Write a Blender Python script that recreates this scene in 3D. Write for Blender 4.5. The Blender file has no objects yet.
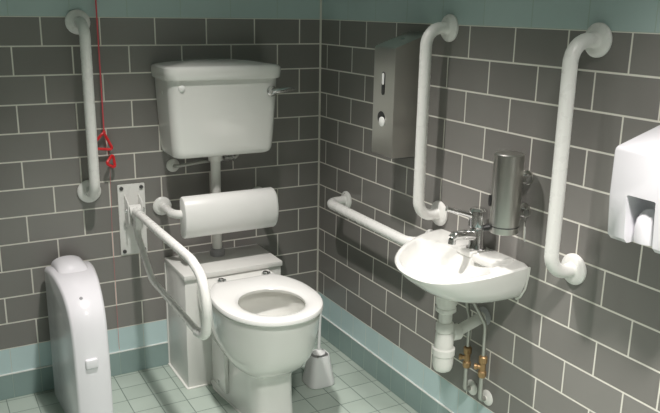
import bpy, bmesh, math, random
from mathutils import Vector, Matrix
random.seed(4)
PI = math.pi
COL = bpy.context.scene.collection
sc = bpy.context.scene

# ------------------------------------------------------------------ materials
def sock(b, *names):
    for n in names:
        if n in b.inputs: return b.inputs[n]
def mat(name, col, rough=.4, metal=0., coat=0., spec=None, trans=0., noise=0., bump=0., nscale=40., aniso=0.):
    m = bpy.data.materials.new(name); m.use_nodes = True
    nt = m.node_tree; b = nt.nodes['Principled BSDF']
    b.inputs['Base Color'].default_value = (*col, 1)
    b.inputs['Roughness'].default_value = rough
    b.inputs['Metallic'].default_value = metal
    if coat: sock(b, 'Coat Weight').default_value = coat; sock(b, 'Coat Roughness').default_value = .05
    if spec is not None: sock(b, 'Specular IOR Level').default_value = spec
    if trans: sock(b, 'Transmission Weight').default_value = trans
    tc = nt.nodes.new('ShaderNodeTexCoord')
    n = nt.nodes.new('ShaderNodeTexNoise'); n.inputs['Scale'].default_value = nscale
    nt.links.new(tc.outputs['Object'], n.inputs['Vector'])
    if aniso:
        mp = nt.nodes.new('ShaderNodeMapping'); mp.inputs['Scale'].default_value = (aniso, aniso, 1)
        nt.links.new(tc.outputs['Object'], mp.inputs['Vector']); nt.links.new(mp.outputs['Vector'], n.inputs['Vector'])
    mr = nt.nodes.new('ShaderNodeMapRange')
    mr.inputs['To Min'].default_value = max(0, rough - .04 - noise); mr.inputs['To Max'].default_value = rough + .04 + noise
    nt.links.new(n.outputs['Fac'], mr.inputs['Value']); nt.links.new(mr.outputs['Result'], b.inputs['Roughness'])
    if bump:
        bp = nt.nodes.new('ShaderNodeBump'); bp.inputs['Strength'].default_value = bump; bp.inputs['Distance'].default_value = .001
        nt.links.new(n.outputs['Fac'], bp.inputs['Height']); nt.links.new(bp.outputs['Normal'], b.inputs['Normal'])
    return m

def tile_mat(name, axis, shift, vshift, bw, rh, offset, c1, c2, grout, mortar, rough, bump=.6, tint=.05):
    """brick pattern in metres; axis: which object axes make u and v"""
    m = bpy.data.materials.new(name); m.use_nodes = True
    nt = m.node_tree; L = nt.links; b = nt.nodes['Principled BSDF']
    tc = nt.nodes.new('ShaderNodeTexCoord'); sp = nt.nodes.new('ShaderNodeSeparateXYZ'); cb = nt.nodes.new('ShaderNodeCombineXYZ')
    L.new(tc.outputs['Object'], sp.inputs[0])
    for k, (ax, s) in enumerate(((axis[0], shift), (axis[1], vshift))):
        a = nt.nodes.new('ShaderNodeMath'); a.operation = 'ADD'; a.inputs[1].default_value = s
        L.new(sp.outputs[ax], a.inputs[0]); L.new(a.outputs[0], cb.inputs[k])
    br = nt.nodes.new('ShaderNodeTexBrick')
    br.offset = offset; br.offset_frequency = 2; br.squash = 1
    L.new(cb.outputs[0], br.inputs['Vector'])
    br.inputs['Scale'].default_value = 1
    br.inputs['Color1'].default_value = (*c1, 1); br.inputs['Color2'].default_value = (*c2, 1); br.inputs['Mortar'].default_value = (*grout, 1)
    br.inputs['Mortar Size'].default_value = mortar; br.inputs['Mortar Smooth'].default_value = .25
    br.inputs['Brick Width'].default_value = bw; br.inputs['Row Height'].default_value = rh; br.inputs['Bias'].default_value = 0
    nz = nt.nodes.new('ShaderNodeTexNoise'); nz.inputs['Scale'].default_value = 9; nz.inputs['Detail'].default_value = 4
    L.new(tc.outputs['Object'], nz.inputs['Vector'])
    mr = nt.nodes.new('ShaderNodeMapRange'); mr.inputs['To Min'].default_value = 1 - tint; mr.inputs['To Max'].default_value = 1 + tint
    L.new(nz.outputs['Fac'], mr.inputs['Value'])
    mx = nt.nodes.new('ShaderNodeVectorMath'); mx.operation = 'MULTIPLY'
    L.new(br.outputs['Color'], mx.inputs[0]); L.new(mr.outputs['Result'], mx.inputs[1]); L.new(mx.outputs[0], b.inputs['Base Color'])
    rr = nt.nodes.new('ShaderNodeMapRange'); rr.inputs['To Min'].default_value = rough; rr.inputs['To Max'].default_value = .85
    L.new(br.outputs['Fac'], rr.inputs['Value']); L.new(rr.outputs['Result'], b.inputs['Roughness'])
    inv = nt.nodes.new('ShaderNodeMath'); inv.operation = 'SUBTRACT'; inv.inputs[0].default_value = 1
    L.new(br.outputs['Fac'], inv.inputs[1])
    bp = nt.nodes.new('ShaderNodeBump'); bp.inputs['Strength'].default_value = bump; bp.inputs['Distance'].default_value = .0015
    L.new(inv.outputs[0], bp.inputs['Height']); L.new(bp.outputs['Normal'], b.inputs['Normal'])
    return m

GROUT = (.78, .76, .69)
G1, G2 = (.210, .202, .189), (.250, .241, .226)
D0 = .0566
UP1, UP2 = (.44, .55, .54), (.47, .58, .57)
LT1, LT2 = (.53, .68, .69), (.56, .71, .715)
DK1, DK2 = (.265, .36, .345), (.29, .385, .37)
FL1, FL2 = (.385, .455, .40), (.425, .495, .44)
def walls(axname, ax, sh_grey, sh_sq):
    return [
        tile_mat('dark_teal_tile_' + axname, (ax, 2), sh_sq, 10, .1, .1, 0, DK1, DK2, (.33, .42, .38), .0014, .25),
        tile_mat('light_teal_tile_' + axname, (ax, 2), sh_sq, 10, .1, .1, 0, LT1, LT2, (.62, .68, .64), .0016, .25),
        tile_mat('grey_metro_tile_' + axname, (ax, 2), sh_grey, 9.8, .2, .1, .5, G1, G2, GROUT, .0029, .25),
        tile_mat('muted_teal_tile_' + axname, (ax, 2), sh_sq, 9.6, .2, .2, 0, UP1, UP2, (.42, .52, .47), .0018, .3)]
MW_X = walls('along_x', 0, 10.1, 10.0)
MW_Y = walls('along_y', 1, 10.1 + D0, 10 + D0 - .04)
FLOOR = tile_mat('pale_green_floor_tile', (0, 1), 10.03, 10.02, .1, .1, 0, FL1, FL2, (.20, .25, .22), .0020, .38, .8, .08)
CEIL = mat('white_ceiling_paint', (.75, .75, .73), .8)
CERAMIC = mat('white_glazed_ceramic', (.80, .80, .77), .12, coat=.6)
SEAT = mat('white_seat_plastic', (.84, .84, .82), .22, coat=.3)
RAIL = mat('white_powder_coat', (.84, .84, .81), .28)
PANEL = mat('white_panel_laminate', (.74, .74, .71), .32)
PLAST = mat('white_gloss_plastic', (.84, .83, .87), .22, coat=.3)
PADW = mat('white_vinyl_padding', (.86, .86, .84), .35, bump=.1, nscale=60)
PIPEW = mat('white_waste_plastic', (.80, .80, .76), .3)
CHROME = mat('chrome', (.72, .72, .72), .08, metal=1)
STEEL = mat('brushed_steel', (.58, .57, .54), .30, metal=1, noise=.0, bump=0, nscale=4, aniso=50)
DSTEEL = mat('dark_steel', (.10, .10, .10), .4, metal=.6)
BRASS = mat('worn_brass', (.40, .26, .13), .45, metal=.7, noise=.1)
HOSE = mat('braided_hose_metal', (.45, .45, .42), .35, metal=.8, bump=.5, nscale=400)
BLACK = mat('black_plastic', (.02, .02, .02), .35)
RED = mat('red_plastic', (.75, .025, .03), .35)
REDC = mat('red_cord', (.80, .12, .14), .6)
SEAL = mat('white_sealant', (.78, .78, .74), .45)
GREYP = mat('grey_plastic', (.35, .35, .36), .35)
BRUSHP = mat('frosted_white_plastic', (.82, .83, .82), .35, trans=.08)
WATER = mat('bowl_water', (.55, .56, .50), .03, spec=.5)
BRISTLE = mat('brush_bristle', (.65, .66, .64), .8, bump=.6, nscale=300)

# ------------------------------------------------------------------ mesh helpers
def obj(name, bm, m, parent=None, smooth=35):
    me = bpy.data.meshes.new(name)
    bmesh.ops.recalc_face_normals(bm, faces=bm.faces)
    bm.to_mesh(me); bm.free()
    for mm in (m if isinstance(m, list) else [m]): me.materials.append(mm)
    if smooth:
        for p in me.polygons: p.use_smooth = True
        try: me.set_sharp_from_angle(angle=math.radians(smooth))
        except Exception: pass
    o = bpy.data.objects.new(name, me); COL.objects.link(o)
    if parent: 
        o.parent = parent
        o.matrix_parent_inverse = Matrix.Translation(world_loc(parent)).inverted()
    return o
def world_loc(o):
    v = Vector(o.location)
    p = o.parent
    while p is not None: p = None
    return v if o.parent is None else Vector((0, 0, 0))
def thing(name, label, cat, loc, group=None):
    o = bpy.data.objects.new(name, None); COL.objects.link(o); o.location = loc
    o.empty_display_size = .05
    return tag(o, label, cat, group)
def tag(o, label, cat, group=None):
    o['label'] = label; o['category'] = cat
    if group: o['group'] = group
    return o
def struct(name, bm, m, smooth=0):
    o = obj(name, bm, m, None, smooth); o['kind'] = 'structure'; return o
def box(bm, a, b, bev=0, seg=3, taper=None):
    g = bmesh.ops.create_cube(bm, size=1)
    vs = g['verts']
    for v in vs:
        v.co = Vector([(a[i] + b[i]) / 2 + v.co[i] * (b[i] - a[i]) for i in range(3)])
    if taper: 
        for v in vs: taper(v)
    if bev:
        es = list({e for v in vs for e in v.link_edges})
        bmesh.ops.bevel(bm, geom=es, offset=bev, segments=seg, profile=.5, affect='EDGES')
    return bm
def B(a, b, bev=0, seg=3, taper=None):
    return box(bmesh.new(), a, b, bev, seg, taper)
def fillet(pts, rad, n=8):
    pts = [Vector(p) for p in pts]; out = [pts[0]]
    for i in range(1, len(pts) - 1):
        r = rad[i - 1] if isinstance(rad, (list, tuple)) else rad
        p, a, b = pts[i], pts[i - 1], pts[i + 1]
        u, w = (a - p).normalized(), (b - p).normalized()
        ang = u.angle(w)
        if ang > PI - .02 or r <= 0: out.append(p); continue
        t = min(r / math.tan(ang / 2), (a - p).length * .49 if i > 1 else (a - p).length * .95, (b - p).length * .49 if i < len(pts) - 2 else (b - p).length * .95)
        r = t * math.tan(ang / 2)
        c = p + (u + w).normalized() * (r / math.sin(ang / 2))
        s, e = p + u * t - c, p + w * t - c
        tot = s.angle(e)
        for k in range(n + 1):
            f = k / n
            out.append(c + (s * math.sin((1 - f) * tot) + e * math.sin(f * tot)) / math.sin(tot))
    out.append(pts[-1]); return out
def tube(bm, pts, r, seg=20, cap=True, closed=False):
    pts = [Vector(p) for p in pts]; n = len(pts)
    T = []
    for i in range(n):
        a = pts[i - 1] if (i or closed) else pts[0]
        b = pts[(i + 1) % n] if (i < n - 1 or closed) else pts[-1]
        T.append((b - a).normalized())
    x = T[0].orthogonal().normalized(); rings = []
    for i in range(n):
        x = (x - T[i] * x.dot(T[i])).normalized(); y = T[i].cross(x)
        rr = r[i] if isinstance(r, (list, tuple)) else r
        rings.append([bm.verts.new(pts[i] + (x * math.cos(2 * PI * k / seg) + y * math.sin(2 * PI * k / seg)) * rr) for k in range(seg)])
    m = n if closed else n - 1
    for i in range(m):
        A, Bq = rings[i], rings[(i + 1) % n]
        for k in range(seg): bm.faces.new((A[k], A[(k + 1) % seg], Bq[(k + 1) % seg], Bq[k]))
    if cap and not closed: bm.faces.new(rings[0][::-1]); bm.faces.new(rings[-1])
    return bm
def TB(pts, r, seg=20, cap=True, closed=False): return tube(bmesh.new(), pts, r, seg, cap, closed)
def lathe(bm, prof, o, ax=(0, 0, 1), seg=32, xy=(1, 1)):
    """prof: (radius, height) pairs along ax starting at o"""
    o = Vector(o); ax = Vector(ax).normalized(); x = ax.orthogonal().normalized(); y = ax.cross(x)
    rings = []
    for r, h in prof:
        if r <= 1e-6: rings.append([bm.verts.new(o + ax * h)])
        else: rings.append([bm.verts.new(o + ax * h + x * math.cos(2 * PI * k / seg) * r * xy[0] + y * math.sin(2 * PI * k / seg) * r * xy[1]) for k in range(seg)])
    for A, Q in zip(rings, rings[1:]):
        for k in range(seg):
            k2 = (k + 1) % seg
            if len(A) == 1 and len(Q) == 1: continue
            if len(A) == 1: bm.faces.new((A[0], Q[k2], Q[k]))
            elif len(Q) == 1: bm.faces.new((A[k], A[k2], Q[0]))
            else: bm.faces.new((A[k], A[k2], Q[k2], Q[k]))
    if len(rings[0]) > 1: bm.faces.new(rings[0][::-1])
    if len(rings[-1]) > 1: bm.faces.new(rings[-1])
    return bm
def LT(prof, o, ax=(0, 0, 1), seg=32): return lathe(bmesh.new(), prof, o, ax, seg)
def loft(bm, rings, cap0=True, cap1=True):
    R = [[bm.verts.new(p) for p in r] for r in rings]; n = len(R[0])
    for A, Q in zip(R, R[1:]):
        for k in range(n): bm.faces.new((A[k], A[(k + 1) % n], Q[(k + 1) % n], Q[k]))
    if cap0: bm.faces.new(R[0][::-1])
    if cap1: bm.faces.new(R[-1])
    return bm
def ring(inside, c, z, n=72, smax=1.0):
    """outline of an implicit plan shape, by rays from c"""
    out = []
    for k in range(n):
        a = 2 * PI * k / n; d = (math.cos(a), math.sin(a)); lo, hi = 0, smax
        for _ in range(26):
            m = (lo + hi) / 2
            if inside(c[0] + d[0] * m, c[1] + d[1] * m): lo = m
            else: hi = m
        out.append((c[0] + d[0] * lo, c[1] + d[1] * lo, z))
    return out

# ------------------------------------------------------------------ the room
XL, YF, H = -2.05, -3.45, 2.4
def wall(name, axis, mats, lo, hi, plane, thick):
    bm = bmesh.new()
    zs = [0, .1, .2, 1.4, H]
    def P(u, d, z): return (u, plane + d, z) if axis == 'x' else (plane + d, u, z)
    for k in range(4):
        f = bm.faces.new([bm.verts.new(P(*q)) for q in ((lo, 0, zs[k]), (hi, 0, zs[k]), (hi, 0, zs[k + 1]), (lo, 0, zs[k + 1]))]); f.material_index = k
    a = [P(lo, 0, 0), P(hi, 0, 0), P(hi, 0, H), P(lo, 0, H)]; b = [P(lo, thick, 0), P(hi, thick, 0), P(hi, thick, H), P(lo, thick, H)]
    for q in ((b[0], b[1], b[2], b[3]), (a[0], a[1], b[1], b[0]), (a[1], a[2], b[2], b[1]), (a[2], a[3], b[3], b[2]), (a[3], a[0], b[0], b[3])):
        f = bm.faces.new([bm.verts.new(v) for v in q]); f.material_index = 3
    bmesh.ops.remove_doubles(bm, verts=bm.verts, dist=1e-5)
    return struct(name, bm, mats)
wall('wall_back', 'x', MW_X, XL - .1, .1, 0, .1)
wall('wall_right', 'y', MW_Y, YF, 0, 0, .1)
wall('wall_left', 'y', MW_Y, YF, 0, XL, -.1)
wall('wall_front', 'x', MW_X, XL - .1, .1, YF, -.1)
struct('floor', B((XL - .1, YF - .1, -.05), (.1, .1, 0)), FLOOR)
struct('ceiling', B((XL - .1, YF - .1, H), (.1, .1, H + .05)), CEIL)
# dark skirting tiles stand a few mm proud of the wall, pale joint on top
def skirt(name, ax, lo, hi, mats):
    a, b = ((lo, -.005, 0), (hi, 0, .099)) if ax == 'x' else ((-.005, lo, 0), (0, hi, .099))
    struct(name, B(a, b, .0012, 2), mats[0])
skirt('baseboard_back', 'x', XL, 0, MW_X)
skirt('baseboard_right', 'y', YF, -.005, MW_Y)
struct('trim_1', B((-.008, -.008, .099), (0, 0, H), .003, 2), mat('corner_grout_bead', (.74, .72, .65), .6))
bm = bmesh.new(); box(bm, (XL, -.0055, .0975), (-.005, 0, .1015)); struct('trim_2', bm, mat('pale_joint', (.80, .82, .79), .6))
bm = bmesh.new(); box(bm, (-.0055, YF, .0975), (0, -.0055, .1015)); struct('trim_3', bm, bpy.data.materials['pale_joint'])

# ------------------------------------------------------------------ grab rails
def flange_prof(r=.039):
    return [(r - .002, 0), (r, .002), (r, .007), (r - .004, .0115), (r - .012, .014), (.021, .015), (.0185, .019)]
def grab_rail(label, base, n, path, fl, r=.0188, bend=.055, cat='grab rail', name='grab_rail', group='white grab rails on the tiled walls', fr=.043):
    """path in world coordinates; fl: flange centres on the wall whose normal is n"""
    t = thing(name, label, cat, base, group)
    obj('rail_tube', TB(fillet(path, bend, 10), r, 24), RAIL, t)
    for c in fl:
        f = obj('wall_flange', LT(flange_prof(fr), c, n), RAIL, t)
        nv = Vector(n); side = nv.orthogonal().normalized()
        if abs(nv.x) > .5: side = Vector((0, 0, 1))
        for s in (-1, 1):
            p = Vector(c) + side * (.029 * s) + nv * .0105
            obj('screw_head', LT([(.0038, 0), (.0038, .0016), (.002, .0028), (0, .003)], p, n, 12), CHROME, f)
    return t
S = .092
grab_rail('white vertical grab rail on the back wall beside the red pull cord', (-.976, 0, .77), (0, -1, 0),
          [(-.974, -.001, 1.382), (-.972, -S, 1.382), (-.972, -S, .77), (-.974, -.001, .77)], [(-.976, 0, 1.382), (-.976, 0, .77)])
grab_rail('white vertical grab rail between the steel paper dispenser and the wash basin tap', (0, -.86, .78), (-1, 0, 0),
          [(-.001, -.86, 1.389), (-S, -.86, 1.389), (-S, -.86, .781), (-.001, -.86, .781)], [(0, -.86, 1.389), (0, -.86, .781)])
grab_rail('white vertical grab rail right of the steel soap dispenser', (0, -1.457, .77), (-1, 0, 0),
          [(-.001, -1.457, 1.377), (-S, -1.457, 1.377), (-S, -1.457, .773), (-.001, -1.457, .773)], [(0, -1.457, 1.377), (0, -1.457, .773)])
grab_rail('white horizontal grab rail running along the right wall towards the basin', (0, -.245, .684), (-1, 0, 0),
          [(-.001, -.245, .684), (-S, -.245, .684), (-S, -.825, .676), (-.001, -.825, .676)], [(0, -.245, .684), (0, -.825, .676)], bend=.045, fr=.038)

# ------------------------------------------------------------------ backrest roll on its rail
t = thing('backrest', 'white padded rounded backrest pad on a wall rail under the cistern', 'backrest', (-.5, 0, .68))
YR = -.165
obj('rail_tube', TB(fillet([(-.702, -.001, .682), (-.702, YR, .682), (-.295, YR, .682), (-.295, -.001, .682)], .05, 10), .0165, 24), RAIL, t)
for x in (-.702, -.295): obj('wall_flange', LT(flange_prof(.037), (x, 0, .682), (0, -1, 0)), RAIL, t)
pf = []
for k in range(33):                                   # bulging front of the pad
    a_ = -PI / 2 + PI * k / 32
    pf.append((-.158 - .060 * abs(math.cos(a_)) ** .8, .670 + .081 * math.sin(a_)))
pf += [(-.152, .748), (-.146, .735), (-.145, .670), (-.146, .605), (-.152, .592)]
def pad(x, g):
    return [(x, -.165 + (y + .165) * (1 - g * 6), .670 + (z - .670) * (1 - g * 6)) for y, z in pf]
obj('back_pad', loft(bmesh.new(), [pad(-.676, .012), pad(-.6745, .005), pad(-.670, 0), pad(-.305, 0), pad(-.2985, .006), pad(-.296, .014)]), PADW, t)

# ------------------------------------------------------------------ cistern
t = thing('cistern', 'white ceramic cistern mounted on the back wall above the toilet', 'cistern', (-.5, 0, .9))
def rr_ring(x0, x1, y0, y1, r, z, n=8, bow=0):
    """rounded-rectangle ring: wall side (y1) square, front (y0) corners rounded"""
    out = []
    for (cx, cy, a0, rr) in ((x1 - r, y0 + r, -PI / 2, r), (x1 - .008, y1 - .008, 0, .008), (x0 + .008, y1 - .008, PI / 2, .008), (x0 + r, y0 + r, PI, r)):
        for k in range(n + 1):
            a = a0 + PI / 2 * k / n
            x, y = cx + rr * math.cos(a), cy + rr * math.sin(a)
            out.append((x, y, z))
    res = []
    for x, y, zz in out:
        f = max(0, (y1 - y) / (y1 - y0)); u = (x - (x0 + x1) / 2) / ((x1 - x0) / 2)
        res.append((x, y - bow * f * (1 - min(1, u * u)), zz))
    return res
rings = []
for z, ins, d in ((.892, .036, .146), (.894, .026, .156), (.901, .0185, .164), (.912, .0145, .168), (.93, .012, .170), (1.05, .005, .177), (1.16, .0, .183), (1.185, .0, .184)):
    rings.append(rr_ring(-.710 + ins, -.278 - ins, -d, 0, .035, z, 8, .006))
obj('tank', loft(bmesh.new(), rings), CERAMIC, t)
rings = []
for z, e in ((1.183, -.010), (1.184, -.002), (1.188, .001), (1.215, .004), (1.226, .002), (1.2315, -.004), (1.234, -.014), (1.239, -.05), (1.246, -.10), (1.249, -.15)):
    rings.append(rr_ring(-.720 - e, -.268 + e, -.197 - e * .8, 0, max(.01, .04 + e * .25), z, 8, .008))
obj('lid', loft(bmesh.new(), rings), CERAMIC, t)
lv = obj('flush_lever', LT([(.020, 0), (.020, .006), (.016, .011), (.014, .022), (0, .024)], (-.312, -.186, 1.135), (0, -1, 0), 24), CHROME, t)
bm = TB([(-.318, -.206, 1.135), (-.285, -.212, 1.138), (-.255, -.209, 1.141), (-.222, -.203, 1.141)], [.010, .010, .009, .004], 14)
obj('lever_arm', bm, CHROME, lv)
for x in (-.665,): obj('cover_cap', LT([(.0125, 0), (.0125, .003), (.009, .006), (0, .007)], (x, -.184, 1.155), (0, -1, 0), 20), SEAT, t)
obj('cover_cap', LT([(.0125, 0), (.0125, .003), (.009, .006), (0, .007)], (-.703, -.085, 1.135), (-1, 0, 0), 20), SEAT, t)

t = thing('flush_pipe', 'white vertical flush pipe dropping from the cistern behind the padded backrest', 'pipe', (-.5, -.08, .47))
obj('pipe', TB([(-.5, -.065, .468), (-.5, -.065, .893)], .0195, 24), PIPEW, t)
obj('collar', LT([(.030, 0), (.030, .02), (.024, .028), (.0215, .03)], (-.5, -.065, .4685), (0, 0, 1)), GREYP, t)
obj('coupling_nut', LT([(.026, 0), (.028, .003), (.028, .03), (.026, .033)], (-.5, -.065, .858), (0, 0, 1), 12), PIPEW, t)
t = thing('supply_pipe', 'thin metal supply pipe with a round wall rose under the cistern', 'pipe', (-.652, 0, .840))
obj('wall_rose', LT([(.026, 0), (.026, .004), (.020, .010), (.012, .013), (.012, .02)], (-.652, 0, .840), (0, -1, 0)), SEAL, t)
obj('pipe', TB(fillet([(-.652, -.002, .840), (-.652, -.032, .840), (-.54, -.032, .850), (-.40, -.040, .858), (-.40, -.06, .893)], .015), .0065, 14), HOSE, t)
obj('isolating_valve', LT([(.009, 0), (.012, .003), (.012, .018), (.009, .021), (.009, .032), (.012, .035), (.012, .045), (.008, .048)], (-.455, -.036, .855), (1, 0, .03), 8), CHROME, t)

# ------------------------------------------------------------------ boxing behind the pan
t = thing('pan_boxing', 'white laminate boxing behind the toilet pan under the padded backrest', 'boxing', (-.5, -.125, 0))
obj('casing', B((-.698, -.243, .004), (-.300, 0, .448), .003, 2), PANEL, t)
obj('top_panel', B((-.702, -.25, .447), (-.296, 0, .468), .003, 2), PANEL, t)
for a_, b_ in (((-.705, -.251, 0), (-.606, -.241, .006)), ((-.394, -.251, 0), (-.293, -.241, .006)), ((-.706, -.241, 0), (-.696, 0, .006)), ((-.302, -.241, 0), (-.292, 0, .006)), ((-.703, -.009, .006), (-.697, 0, .446))):
    obj('sealant_bead', B(a_, b_, .001, 1), SEAL, t)

# ------------------------------------------------------------------ toilet
TX = -.505
t = thing('toilet', 'white ceramic toilet pan with an open seat against the boxing', 'toilet', (TX, -.5, 0))
def pan_in(w, yf, yc, yb, wb, n=2.2):
    def f(x, y):
        dx = abs(x - TX)
        if y > yb: return False
        if y <= yc:
            return (dx / w) ** n + ((yc - y) / (yc - yf)) ** n <= 1
        u = (y - yc) / (yb - yc); u = u * u * (3 - 2 * u)
        return dx <= w + (wb - w) * u
    return f
N = 96
spec = [  # z, half width, front y, centre y, back half width, exponent
    (0, .082, -.655, -.54, .104, 4.2), (.012, .082, -.655, -.54, .104, 4.2), (.025, .079, -.648, -.54, .098, 4.2), (.10, .077, -.642, -.54, .094, 4), (.175, .078, -.642, -.54, .092, 3.6),
    (.196, .084, -.650, -.545, .096, 3.2), (.212, .105, -.672, -.55, .104, 2.8), (.232, .130, -.698, -.55, .116, 2.5), (.262, .150, -.722, -.55, .126, 2.35), (.30, .164, -.740, -.55, .135, 2.25), (.35, .174, -.753, -.55, .144, 2.2),
    (.40, .177, -.760, -.55, .149, 2.2), (.425, .179, -.764, -.55, .152, 2.2), (.436, .177, -.762, -.55, .151, 2.2), (.441, .171, -.756, -.55, .147, 2.2)]
rings = [ring(pan_in(w, yf, yc, -.2435, wb, n), (TX, -.54), z, N) for z, w, yf, yc, wb, n in spec]
def ell(a, b, yc, n=2.1):
    return lambda x, y: (abs(x - TX) / a) ** n + (abs(y - yc) / b) ** n <= 1
for z, a, b in ((.441, .128, .158), (.436, .121, .150), (.41, .118, .147), (.385, .121, .150), (.36, .115, .143), (.32, .092, .115), (.29, .068, .085), (.275, .045, .055)):
    rings.append(ring(ell(a, b, -.582), (TX, -.56), z, N))
obj('bowl', loft(bmesh.new(), rings), CERAMIC, t)
obj('water', loft(bmesh.new(), [ring(ell(.103, .13, -.582), (TX, -.56), z, 48) for z in (.328, .3285)]), WATER, t)
# side relief of the trapway
bm = bmesh.new()
box(bm, (TX - .102, -.40, .03), (TX - .085, -.262, .30), .005, 3)
obj('trapway_cover', bm, CERAMIC, t)
obj('side_fixing', LT([(.009, 0), (.009, .003), (.005, .005), (0, .005)], (TX - .1015, -.33, .05), (-1, 0, 0), 16), SEAT, t)
# seat
def seat_in(g):
    def f(x, y):
        dx = abs(x - TX); a = .184 - g
        yc = -.555
        if y <= yc: return (dx / a) ** 2.15 + ((yc - y) / (.232 - g)) ** 2.15 <= 1
        if y > -.345 - g: return False
        u = (y - yc) / (.235); w = a * (1 - abs(u) ** 2.6 * .52)
        return dx <= w
    return f
def hole(g): return ell(.113 + g, .128 + g, -.600, 2.05)
C0 = (TX, -.575)
rings = [ring(seat_in(.004), C0, .4445, N), ring(seat_in(0), C0, .449, N), ring(seat_in(0), C0, .456, N), ring(seat_in(.003), C0, .4615, N), ring(seat_in(.012), C0, .4655, N), ring(seat_in(.026), C0, .467, N),
         ring(hole(.016), C0, .466, N), ring(hole(.006), C0, .4625, N), ring(hole(.0), C0, .456, N), ring(hole(.002), C0, .4455, N)]
bm = loft(bmesh.new(), rings + [rings[0]], False, False); bmesh.ops.remove_doubles(bm, verts=bm.verts, dist=1e-6)
st = obj('seat', bm, SEAT, t)
for dx in (-.082, .098):
    h = obj('hinge', LT([(.017, 0), (.017, .006), (.012, .013), (.010, .026), (0, .028)], (TX + dx, -.330, .441), (0, 0, 1), 24), CHROME, t)
    obj('hinge_pin', TB([(TX + dx - .016, -.334, .459), (TX + dx + .016, -.334, .459)], .0072, 16), CHROME, h)
    obj('hinge_arm', B((TX + dx - .008, -.362, .449), (TX + dx + .008, -.334, .464), .003), CHROME, h)
for dx in (-.15, .15): obj('buffer', LT([(.007, 0), (.007, .0045)], (TX + dx, -.59, .4405), (0, 0, 1), 16), GREYP, st)
pts = ring(pan_in(.086, -.659, -.54, -.25, .108, 4.2), (TX, -.54), 0, N)
obj('sealant_bead', loft(bmesh.new(), [pts, ring(pan_in(.084, -.657, -.54, -.25, .106, 4.2), (TX, -.54), .005, N)]), SEAL, t)

# ------------------------------------------------------------------ fold-down arm rail
XA = -.822
t = thing('drop_down_rail', 'white fold-down support arm on a wall plate left of the toilet', 'grab rail', (XA, 0, .64))
pl = obj('wall_plate', B((-.872, -.006, .502), (-.768, 0, .783), .004, 2), RAIL, t)
for x in (-.858, -.782):
    for z in (.768, .517):
        obj('bolt_head', LT([(.0075, 0), (.0075, .004), (.004, .006), (0, .006)], (x, -.006, z), (0, -1, 0), 12), DSTEEL, pl)
bm = bmesh.new()
for x in (-.850, -.797):
    def tp(v):
        if v.co.y < -.03: v.co.z = .69 + (v.co.z - .69) * .55
    box(bm, (x, -.062, .600), (x + .005, -.004, .745), .002, 2, tp)
obj('hinge_bracket', bm, RAIL, t)
obj('pivot_bolt', TB([(-.857, -.045, .688), (-.784, -.045, .688)], .0085, 16), CHROME, t)
obj('pivot_sleeve', TB([(-.843, -.045, .688), (-.799, -.045, .688)], .022, 24), RAIL, t)
up = fillet([(XA, -.045, .688), (XA, -.70, .692), (XA, -.800, .668), (XA, -.838, .58), (XA, -.818, .484), (XA, -.74, .468)], [.12, .09, .12, .05], 10)
obj('upper_arm', TB(up, .0153, 22), RAIL, t)
obj('lower_arm', TB(fillet([(XA, -.045, .650), (XA, -.08, .595), (XA, -.250, .474), (XA, -.745, .468)], [.05, .08], 8), .0118, 20), RAIL, t)
obj('stop_bracket', B((XA - .012, -.10, .625), (XA + .012, -.035, .695), .004, 2), RAIL, t)

# ------------------------------------------------------------------ sanitary bin
t = thing('sanitary_bin', 'slim white plastic sanitary bin with a domed lid against the back wall', 'bin', (-1.07, -.23, 0))
DXB = -.010
prof = [(-.035, .0), (-.035, .512), (-.10, .522), (-.17, .525), (-.24, .521), (-.30, .508), (-.35, .485), (-.385, .452), (-.405, .41), (-.418, .345), (-.427, .26), (-.43, .15), (-.428, .0)]
def smooth_prof(p, it=2):
    for _ in range(it):
        q = [p[0]]
        for a, b in zip(p, p[1:]):
            q.append((a[0] * .75 + b[0] * .25, a[1] * .75 + b[1] * .25)); q.append((a[0] * .25 + b[0] * .75, a[1] * .25 + b[1] * .75))
        q.append(p[-1]); p = q
    return p
back = [(-.035, 0.0), (-.035, .505)]
front = smooth_prof([(-.035, .510)] + prof[2:], 2)
P = back + front
def binx(y, side):
    u = max(0, min(1, (-.035 - y) / .395))
    return DXB + ((-1.152 + .020 * u) if side < 0 else (-.983 - .032 * u))
def inset(P, g):
    cy, cz = -.2, .2; out = []
    for y, z in P:
        dy, dz = y - cy, z - cz; out.append((y - g * (1 if dy > .1 else -1 if dy < -.1 else dy * 8), z - (g if z > .3 else 0)))
    return out
rings = []
for side, off, g in ((-1, 0, .012), (-1, .003, .005), (-1, .010, .0), (1, -.012, .0), (1, -.004, .005), (1, 0, .011)):
    rings.append([(binx(y, side) + off, yy, zz) for (y, z), (yy, zz) in zip(P, inset(P, g))])
obj('bin_body', loft(bmesh.new(), rings), PLAST, t, 50)
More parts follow.
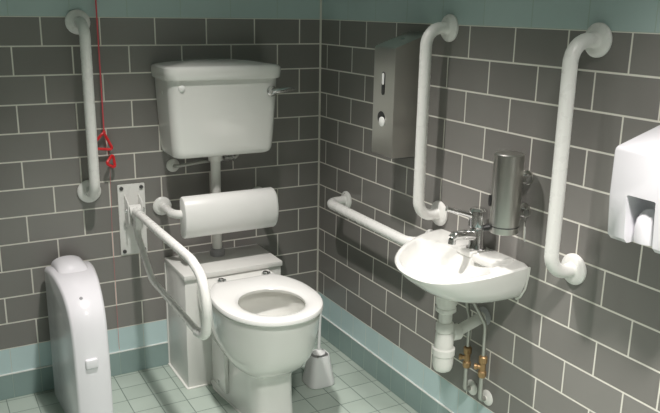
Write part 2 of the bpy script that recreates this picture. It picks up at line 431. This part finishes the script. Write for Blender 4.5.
# domed lid hump over the top
rings = []
M = 14
ys = [-.036, -.055, -.075, -.10, -.12, -.14, -.16, -.18, -.20]
for y in ys:
    u = (y + .036) / -.164
    z0 = .5125 + .0105 * min(1, u * 1.8) - .006 * max(0, (u - .6) / .4) ** 1.6
    hh = .032 * (1 - u ** 1.8) ** .9 + .001
    rg = []
    for k in range(M + 1):
        a = PI * k / M
        rg.append((-1.080 - math.cos(a) * (.056 - .004 * u), y, z0 + hh * math.sin(a) ** .8 - .003))
    rg += [(rg[-1][0], y, z0 - .03), (rg[0][0], y, z0 - .03)]
    rings.append(rg)
obj('domed_lid', loft(bmesh.new(), rings), PLAST, t, 50)
obj('lid_latch', LT([(.006, 0), (.005, .002), (0, .002)], (-1.092, -.345, .4865), (0, -.45, .9), 12), GREYP, t)
obj('badge', B((-1.108, -.433, .262), (-1.066, -.417, .298), .006, 4), PLAST, t)

# ------------------------------------------------------------------ pull cord
t = thing('pull_cord', 'thin red emergency pull cord with triangular bangles hanging beside the left rail', 'pull cord', (-.914, -.022, 2.4))
cy = -.022
obj('cord', TB([(-.914, cy, H), (-.913, cy, 1.6), (-.9125, cy, .99)], .0028, 8), REDC, t)
obj('lower_cord', TB([(-.9125, cy, .985), (-.898, cy, .885), (-.905, cy, .60), (-.905, cy, .12)], .0005, 6), REDC, t)
def bangle(a, b, c, r):
    return TB(fillet([Vector(a) * .5 + Vector(b) * .5, b, c, a, Vector(a) * .5 + Vector(b) * .5], .007, 5)[:-1], r, 10, closed=True)
obj('triangle_handle', bangle((-.914, cy, .990), (-.970, cy - .012, .936), (-.884, cy - .004, .924), .0052), RED, t)
obj('triangle_handle', bangle((-.886, cy - .004, .908), (-.918, cy - .03, .878), (-.880, cy - .006, .855), .0052), RED, t)
obj('cord_knot', LT([(0, 0), (.006, .003), (.007, .008), (.004, .014), (0, .016)], (-.9125, cy, .983), (0, 0, 1), 12), RED, t)

# ------------------------------------------------------------------ toilet brush
bx, by = -.222, -.425
t = thing('toilet_brush', 'white toilet brush in a tapered holder on the floor behind the toilet', 'toilet brush', (bx, by, 0))
rings = []
for z, s in ((0, .053), (.004, .056), (.012, .056), (.122, .037), (.126, .036)):
    rings.append([(bx + x, by + y, z) for x, y, _ in ring(lambda X, Y, s=s: (abs(X) / s) ** 4 + (abs(Y) / s) ** 4 <= 1, (0, 0), 0, 40)])
for z, s in ((.124, .033), (.02, .050)):
    rings.append([(bx + x, by + y, z) for x, y, _ in ring(lambda X, Y, s=s: (abs(X) / s) ** 4 + (abs(Y) / s) ** 4 <= 1, (0, 0), 0, 40)])
obj('holder', loft(bmesh.new(), rings), BRUSHP, t)
obj('brush_handle', TB([(bx, by, .03), (bx, by, .12), (bx + .004, by, .26), (bx + .005, by, .34)], [.0065, .0065, .0052, .008], 14), BRUSHP, t)
obj('bristle_head', LT([(.006, 0), (.022, .006), (.025, .03), (.022, .055), (.006, .062)], (bx, by, .024), (0, 0, 1)), BRISTLE, t)
obj('splash_cap', LT([(.026, 0), (.026, .003), (.014, .01), (.008, .014)], (bx, by, .1265), (0, 0, 1)), BRUSHP, t)

# ------------------------------------------------------------------ steel paper dispenser
t = thing('paper_dispenser', 'tall brushed steel toilet paper dispenser near the corner of the right wall', 'dispenser', (0, -.7, .96))
y0, y1 = -.765, -.640
bm = bmesh.new()
def side(y): return [(0, y, .962), (-.138, y, .962), (-.141, y, .966), (-.141, y, 1.320), (-.137, y, 1.325), (0, y, 1.372)]
loft(bm, [side(y0), side(y1)])
obj('case', bm, STEEL, t, 30)
obj('lock', LT([(.007, 0), (.007, .004), (0, .0045)], (-.07, -.70, 1.347), (-.32, 0, .95), 16), CHROME, t)
bm = bmesh.new(); 
loft(bm, [[(-.1415 - d, -.700 + s * math.cos(a), 1.205 + (.030 if math.sin(a) > 0 else -.030) + s * math.sin(a)) for a in [2 * PI * (k + .5) / 24 for k in range(24)]] for d, s in ((0, .0085), (.0012, .0085))])
obj('level_slot', bm, BLACK, t)
bm = bmesh.new()
loft(bm, [[(-.1428 - d, -.700 + s * math.cos(a), 1.220 + (.013 if math.sin(a) > 0 else -.013) + s * math.sin(a)) for a in [2 * PI * (k + .5) / 24 for k in range(24)]] for d, s in ((0, .0065), (.0008, .0065))])
obj('paper_stub', bm, PADW, t)
obj('viewing_hole', LT([(.022, 0), (.022, .0015), (.019, .002), (.0, .002)], (-.1405, -.694, 1.090), (-1, 0, 0), 28), BLACK, t)
obj('spindle_end', LT([(.0165, 0), (.0165, .0035), (.014, .005), (0, .005)], (-.142, -.702, 1.078), (-1, 0, 0), 24), PADW, t)
obj('paper_outlet', B((-.125, y0 + .012, .956), (-.03, y1 - .012, .9625), .002, 2), DSTEEL, t)

# ------------------------------------------------------------------ wash basin
BY = -1.105; SC = -1.072
t = thing('wash_basin', 'small white ceramic wash basin fixed to the right wall', 'basin', (0, BY, .6))
def D(w, p, n=2.3, yc=SC):
    k = w / .213; y0 = -1.13 + (1 - k) * .035; q = p / .327 * .320
    def f(x, y):
        if x > 0: return False
        if y > y0: return ((y - y0) / (.268 * k)) ** 1.9 + (abs(x) / q) ** 1.9 <= 1
        return ((y0 - y) / (.163 * k)) ** 3 + (abs(x) / q) ** 3 <= 1
    return f
DC = (-.165, -1.10)
spec = [(.620, .165, .195, 3.2), (.622, .178, .210, 3.0), (.630, .189, .228, 2.8), (.642, .199, .254, 2.6), (.668, .206, .284, 2.4), (.695, .210, .310, 2.3), (.715, .213, .325, 2.25), (.724, .213, .327, 2.25), (.7295, .208, .323, 2.25), (.7305, .200, .315, 2.25)]
def tilt(rg, k=1.): return [(x, y, z - .026 * k * min(1, abs(x) / .33)) for x, y, z in rg]
rings = [tilt(ring(D(w, p, n), (-.185, -1.085), z, 96), max(0, (z - .612) / .118)) for z, w, p, n in spec]
OUT = D(.213, .327)
CX, CY = -.185, -1.085
def be(k):
    def f(x, y):
        u, v = (x - CX) / k, (y - CY) / k
        X, Y = CX + u, CY + v
        if not OUT(X, Y): return False
        # rear edge scalloped round the tap ledge
        return (max(0, (X - CX)) / .118) ** 2.6 + (abs(v) / .235) ** 2.6 <= 1
    return f
for z, k in ((.7290, .885), (.7235, .855), (.70, .80), (.678, .70), (.655, .52), (.642, .33), (.636, .12)):
    rings.append(tilt([(x, y, z) for x, y, _ in ring(be(k), (CX, CY), z, 96)], max(0, (z - .612) / .118)))
obj('bowl', loft(bmesh.new(), rings), CERAMIC, t)
bm = bmesh.new(); box(bm, (-.100, BY - .135, .715), (-.010, BY - .045, .7385), .006, 3); obj('soap_ledge', bm, CERAMIC, t)
bm = bmesh.new(); box(bm, (-.088, BY - .030, .715), (-.012, BY + .045, .7355), .006, 3); obj('tap_ledge', bm, CERAMIC, t)
obj('drain_ring', LT([(.021, 0), (.021, .002), (.014, .003), (0, .001)], (-.185, -1.085, .6345), (0, 0, 1), 28), CHROME, t)
bm = bmesh.new(); tube(bm, [(-.002, -1.294, .726), (-.002, -1.292, .70), (-.002, -1.283, .655), (-.002, -1.266, .624), (-.002, -1.25, .612)], .0035, 8)
obj('sealant_bead', bm, SEAL, t)

# tap
tx, ty, tz = -.047, BY - .002, .7355
t = thing('mixer_tap', 'chrome lever mixer tap on the rear ledge of the wash basin', 'tap', (tx, ty, tz))
obj('tap_body', LT([(.027, 0), (.027, .006), (.0235, .012), (.0225, .068), (.029, .075), (.029, .118), (.028, .124), (.021, .130), (0, .132)], (tx, ty, tz - .001), (0, 0, 1), 32), CHROME, t)
bm = TB([(tx, ty, tz + .042), (tx - .05, ty, tz + .052), (tx - .088, ty, tz + .052), (tx - .100, ty, tz + .044)], [.017, .0155, .014, .012], 20)
sp_ = obj('spout', bm, CHROME, t)
obj('aerator', LT([(.0115, 0), (.0115, .014), (0, .014)], (tx - .095, ty, tz + .042), (-.1, 0, -1), 20), CHROME, sp_)
bm = TB([(tx - .012, ty, tz + .104), (tx - .05, ty + .010, tz + .116), (tx - .105, ty + .022, tz + .134)], [.011, .009, .0085], 16)
for v in bm.verts: pass
obj('lever', bm, CHROME, t)
obj('base_plate', LT([(.031, 0), (.031, .004), (.028, .006)], (tx, ty, tz - .0005), (0, 0, 1)), CHROME, t)

# trap
t = thing('bottle_trap', 'white plastic bottle trap below the wash basin', 'trap', (-.165, BY, .355))
qx = -.157; TYY = -1.116
obj('tailpiece', LT([(.033, 0), (.033, -.035), (.030, -.037), (.030, -.045), (.032, -.047), (.032, -.057), (.026, -.062), (.021, -.064), (.021, -.11)], (qx, TYY, .612), (0, 0, 1)), PIPEW, t)
obj('top_nut', LT([(.026, 0), (.028, .004), (.028, .026), (.024, .032)], (qx, TYY, .485), (0, 0, 1), 14), PIPEW, t)
obj('bottle', LT([(.0, 0), (.018, .001), (.026, .006), (.030, .014), (.0325, .03), (.0325, .055), (.0355, .058), (.0355, .078), (.030, .082), (.028, .12), (.026, .132)], (qx, TYY, .352), (0, 0, 1)), PIPEW, t)
obj('outlet_nut', LT([(.024, 0), (.026, .003), (.026, .028), (.022, .032)], (qx + .024, TYY, .474), (1, -.0, .0), 14), PIPEW, t)
obj('outlet_pipe', TB(fillet([(qx + .02, TYY, .474), (-.10, TYY, .477), (-.002, TYY, .505)], .02), .0175, 20), PIPEW, t)
obj('wall_rose', LT([(.030, 0), (.030, .003), (.022, .008), (.018, .01)], (.001, TYY, .505), (-1, 0, 0)), GREYP, t)

# two supply lines with valves
def supply(y, top, zt, label, tt):
    t = thing('water_supply', label, 'pipe', (0, y, .255), 'water supplies under the wash basin')
    x = -.030
    obj('wall_rose', LT([(.026, 0), (.026, .003), (.020, .007), (.008, .009), (.008, .012)], (.001, y, .238), (-1, 0, 0), 28), SEAL, t)
    obj('copper_pipe', TB(fillet([(-.004, y, .238), (x, y, .238), (x, y, .335)], .012), .0078, 16), HOSE, t)
    v = obj('brass_valve', LT([(.0105, 0), (.0135, .004), (.0135, .02), (.010, .023), (.010, .048), (.0135, .051), (.0135, .07), (.010, .074)], (x, y, .318), (0, 0, 1), 8), BRASS, t)
    obj('valve_head', LT([(.007, 0), (.007, .016), (.010, .018), (.010, .026), (0, .028)], (x, y, .353), (-.75, .65, 0), 12), BRASS, v)
    obj('flexible_hose', TB(fillet([(x, y, .39), (x - .002, y, .50), (top[0], top[1], .575), (top[0], top[1], .624)], .05), .0062, 12), HOSE, t)
supply(-1.082, (-.052, -1.076), 0, 'brass valved water supply under the basin, nearer the corner', t)
supply(-1.158, (-.062, -1.125), 0, 'brass valved water supply under the basin, farther from the corner', t)

# ------------------------------------------------------------------ soap dispenser
sx, sy = -.078, -1.255
t = thing('soap_dispenser', 'brushed steel cylindrical soap dispenser on brackets above the basin', 'soap dispenser', (0, sy, .82))
obj('cylinder', LT([(.038, 0), (.0415, .002), (.042, .006), (.042, .222), (.0415, .227), (.038, .230), (0, .230)], (sx, sy, .832), (0, 0, 1), 48), STEEL, t)
obj('seam_band', LT([(.0420, 0), (.0423, .001), (.0423, .003), (.0420, .004)], (sx, sy, .851), (0, 0, 1), 48), DSTEEL, t)
obj('sensor_window', loft(bmesh.new(), [[(sx - .034 - d, sy + .022 + .006 * math.cos(a), .925 + .017 * math.sin(a)) for a in [2 * PI * k / 20 for k in range(20)]] for d in (0, .0065)]), BLACK, t)
bpy.data.objects['sensor_window'].scale = (1, 1, 1)
nz = obj('nozzle', TB([(sx - .030, sy + .02, .846), (sx - .052, sy + .028, .843)], [.011, .009], 16), BLACK, t)
for z in (.985, .888):
    b_ = obj('wall_bracket', LT([(.021, 0), (.021, .004), (.010, .007), (.010, .040), (.0, .041)], (0, sy - .0, z), (-1, 0, 0), 24), STEEL, t)
    obj('clamp_knob', LT([(.006, 0), (.014, .003), (.015, .008), (.012, .016), (0, .018)], (-.020, sy - .008, z), (0, -1, 0), 20), CHROME, b_)
obj('drip_chain', TB([(-.018, sy - .018, .88), (-.014, sy - .02, .83), (-.012, sy - .02, .80)], .0018, 8), CHROME, t)

# ------------------------------------------------------------------ hand dryer
t = thing('hand_dryer', 'white wall-mounted hand dryer with an arched nozzle recess at the right edge', 'hand dryer', (0, -1.77, .93))
hy0, hy1 = -1.860, -1.678
def hd(y, g=0):
    return [(0, y, .945 + g), (-.150 + g, y, .945 + g), (-.160 + g, y, .955 + g), (-.168 + g, y, 1.05), (-.167 + g, y, 1.150 - g), (-.165 + g, y, 1.156 - g), (-.160 + g, y, 1.160 - g), (0.0, y, 1.206 - g)]
rings = [hd(hy1, .006), hd(hy1 - .002, .002), hd(hy1 - .006, 0), hd(hy0 + .006, 0), hd(hy0 + .002, .002), hd(hy0, .006)]
body = obj('casing', loft(bmesh.new(), rings), PLAST, t, 50)
# recess: cutter applied as a boolean, arch open at the bottom
cb = bmesh.new(); pr_ = []
ya, yb, zt = -1.728, -1.802, 1.058
pts2 = [(ya, .90), (ya, zt - .003), (ya - .003, zt), (yb + .003, zt), (yb, zt - .003), (yb, .90)]
loft(cb, [[(-.30, y, z) for y, z in pts2], [(-.06, y, z) for y, z in pts2]])
bmesh.ops.recalc_face_normals(cb, faces=cb.faces)
cm = bpy.data.meshes.new('cut'); cb.to_mesh(cm); cb.free(); co = bpy.data.objects.new('cut', cm); COL.objects.link(co)
md = body.modifiers.new('b', 'BOOLEAN'); md.operation = 'DIFFERENCE'; md.object = co; md.solver = 'EXACT'
dg = bpy.context.evaluated_depsgraph_get(); nm = bpy.data.meshes.new_from_object(body.evaluated_get(dg))
body.modifiers.clear(); body.data = nm; bpy.data.objects.remove(co)
try: nm.set_sharp_from_angle(angle=math.radians(40))
except Exception: pass
obj('wall_mount', B((-.02, hy0 + .01, .965), (.001, hy1 - .01, 1.19), .002), DSTEEL, t)
obj('nozzle', LT([(.030, 0), (.0315, .010), (.0315, .035), (.029, .052), (.022, .066), (.011, .074), (0, .076)], (-.126, -1.765, .954), (0, 0, 1), 32), PLAST, t)

# ------------------------------------------------------------------ ceiling lights
def downlight(x, y, power, size, blend, label, r=.05, col=(1, .95, .915), tgt=None):
    t = thing('ceiling_light', label, 'ceiling light', (x, y, H), 'recessed ceiling lights')
    obj('trim_ring', LT([(.055, 0), (.07, .001), (.072, .005), (.068, .008), (.055, .008)], (x, y, H), (0, 0, -1)), RAIL, t)
    m = bpy.data.materials.get('lamp_glow')
    if not m:
        m = bpy.data.materials.new('lamp_glow'); m.use_nodes = True
        b = m.node_tree.nodes['Principled BSDF']; sock(b, 'Emission Color').default_value = (1, .96, .88, 1); sock(b, 'Emission Strength').default_value = 6
    obj('lens', LT([(.054, 0), (.054, .006), (0, .006)], (x, y, H), (0, 0, -1)), m, t)
    l = bpy.data.lights.new('lamp', 'SPOT'); l.energy = power; l.spot_size = size; l.spot_blend = blend; l.shadow_soft_size = r; l.color = col
    o = bpy.data.objects.new('lamp', l); COL.objects.link(o); o.parent = t; o.location = (0, 0, -.03)
    return t
downlight(-.86, -1.0, 70, math.radians(86), .9, 'round recessed ceiling light above the toilet', .045)
downlight(-.75, -2.35, 165, math.radians(108), 1, 'round recessed ceiling light nearer the entrance', .12)

w = bpy.data.worlds.new('world'); sc.world = w; w.use_nodes = True
w.node_tree.nodes['Background'].inputs[0].default_value = (1, 1, 1, 1); w.node_tree.nodes['Background'].inputs[1].default_value = .05

# ------------------------------------------------------------------ camera
f, cx, cyy, cz, yaw, pit, rol = 745.92, -1.5149, -2.7956, 1.4417, .5122, .2591, .0170
F = Vector((math.sin(yaw) * math.cos(pit), math.cos(yaw) * math.cos(pit), -math.sin(pit)))
Rt = Vector((math.cos(yaw), -math.sin(yaw), 0)); U = Rt.cross(F)
R2 = math.cos(rol) * Rt + math.sin(rol) * U; U2 = -math.sin(rol) * Rt + math.cos(rol) * U
cam = bpy.data.cameras.new('camera'); cam.sensor_width = 36; cam.sensor_fit = 'HORIZONTAL'; cam.lens = f / 660 * 36; cam.clip_start = .02
co = bpy.data.objects.new('camera', cam); COL.objects.link(co)
M4 = Matrix((R2, U2, -F)).transposed().to_4x4(); M4.translation = (cx, cyy, cz); co.matrix_world = M4
sc.camera = co
sc.view_settings.view_transform = 'Standard'; sc.view_settings.look = 'None'; sc.view_settings.gamma = 1; sc.view_settings.exposure = 1.25
try: sc.view_settings.use_curve_mapping = False
except Exception: pass
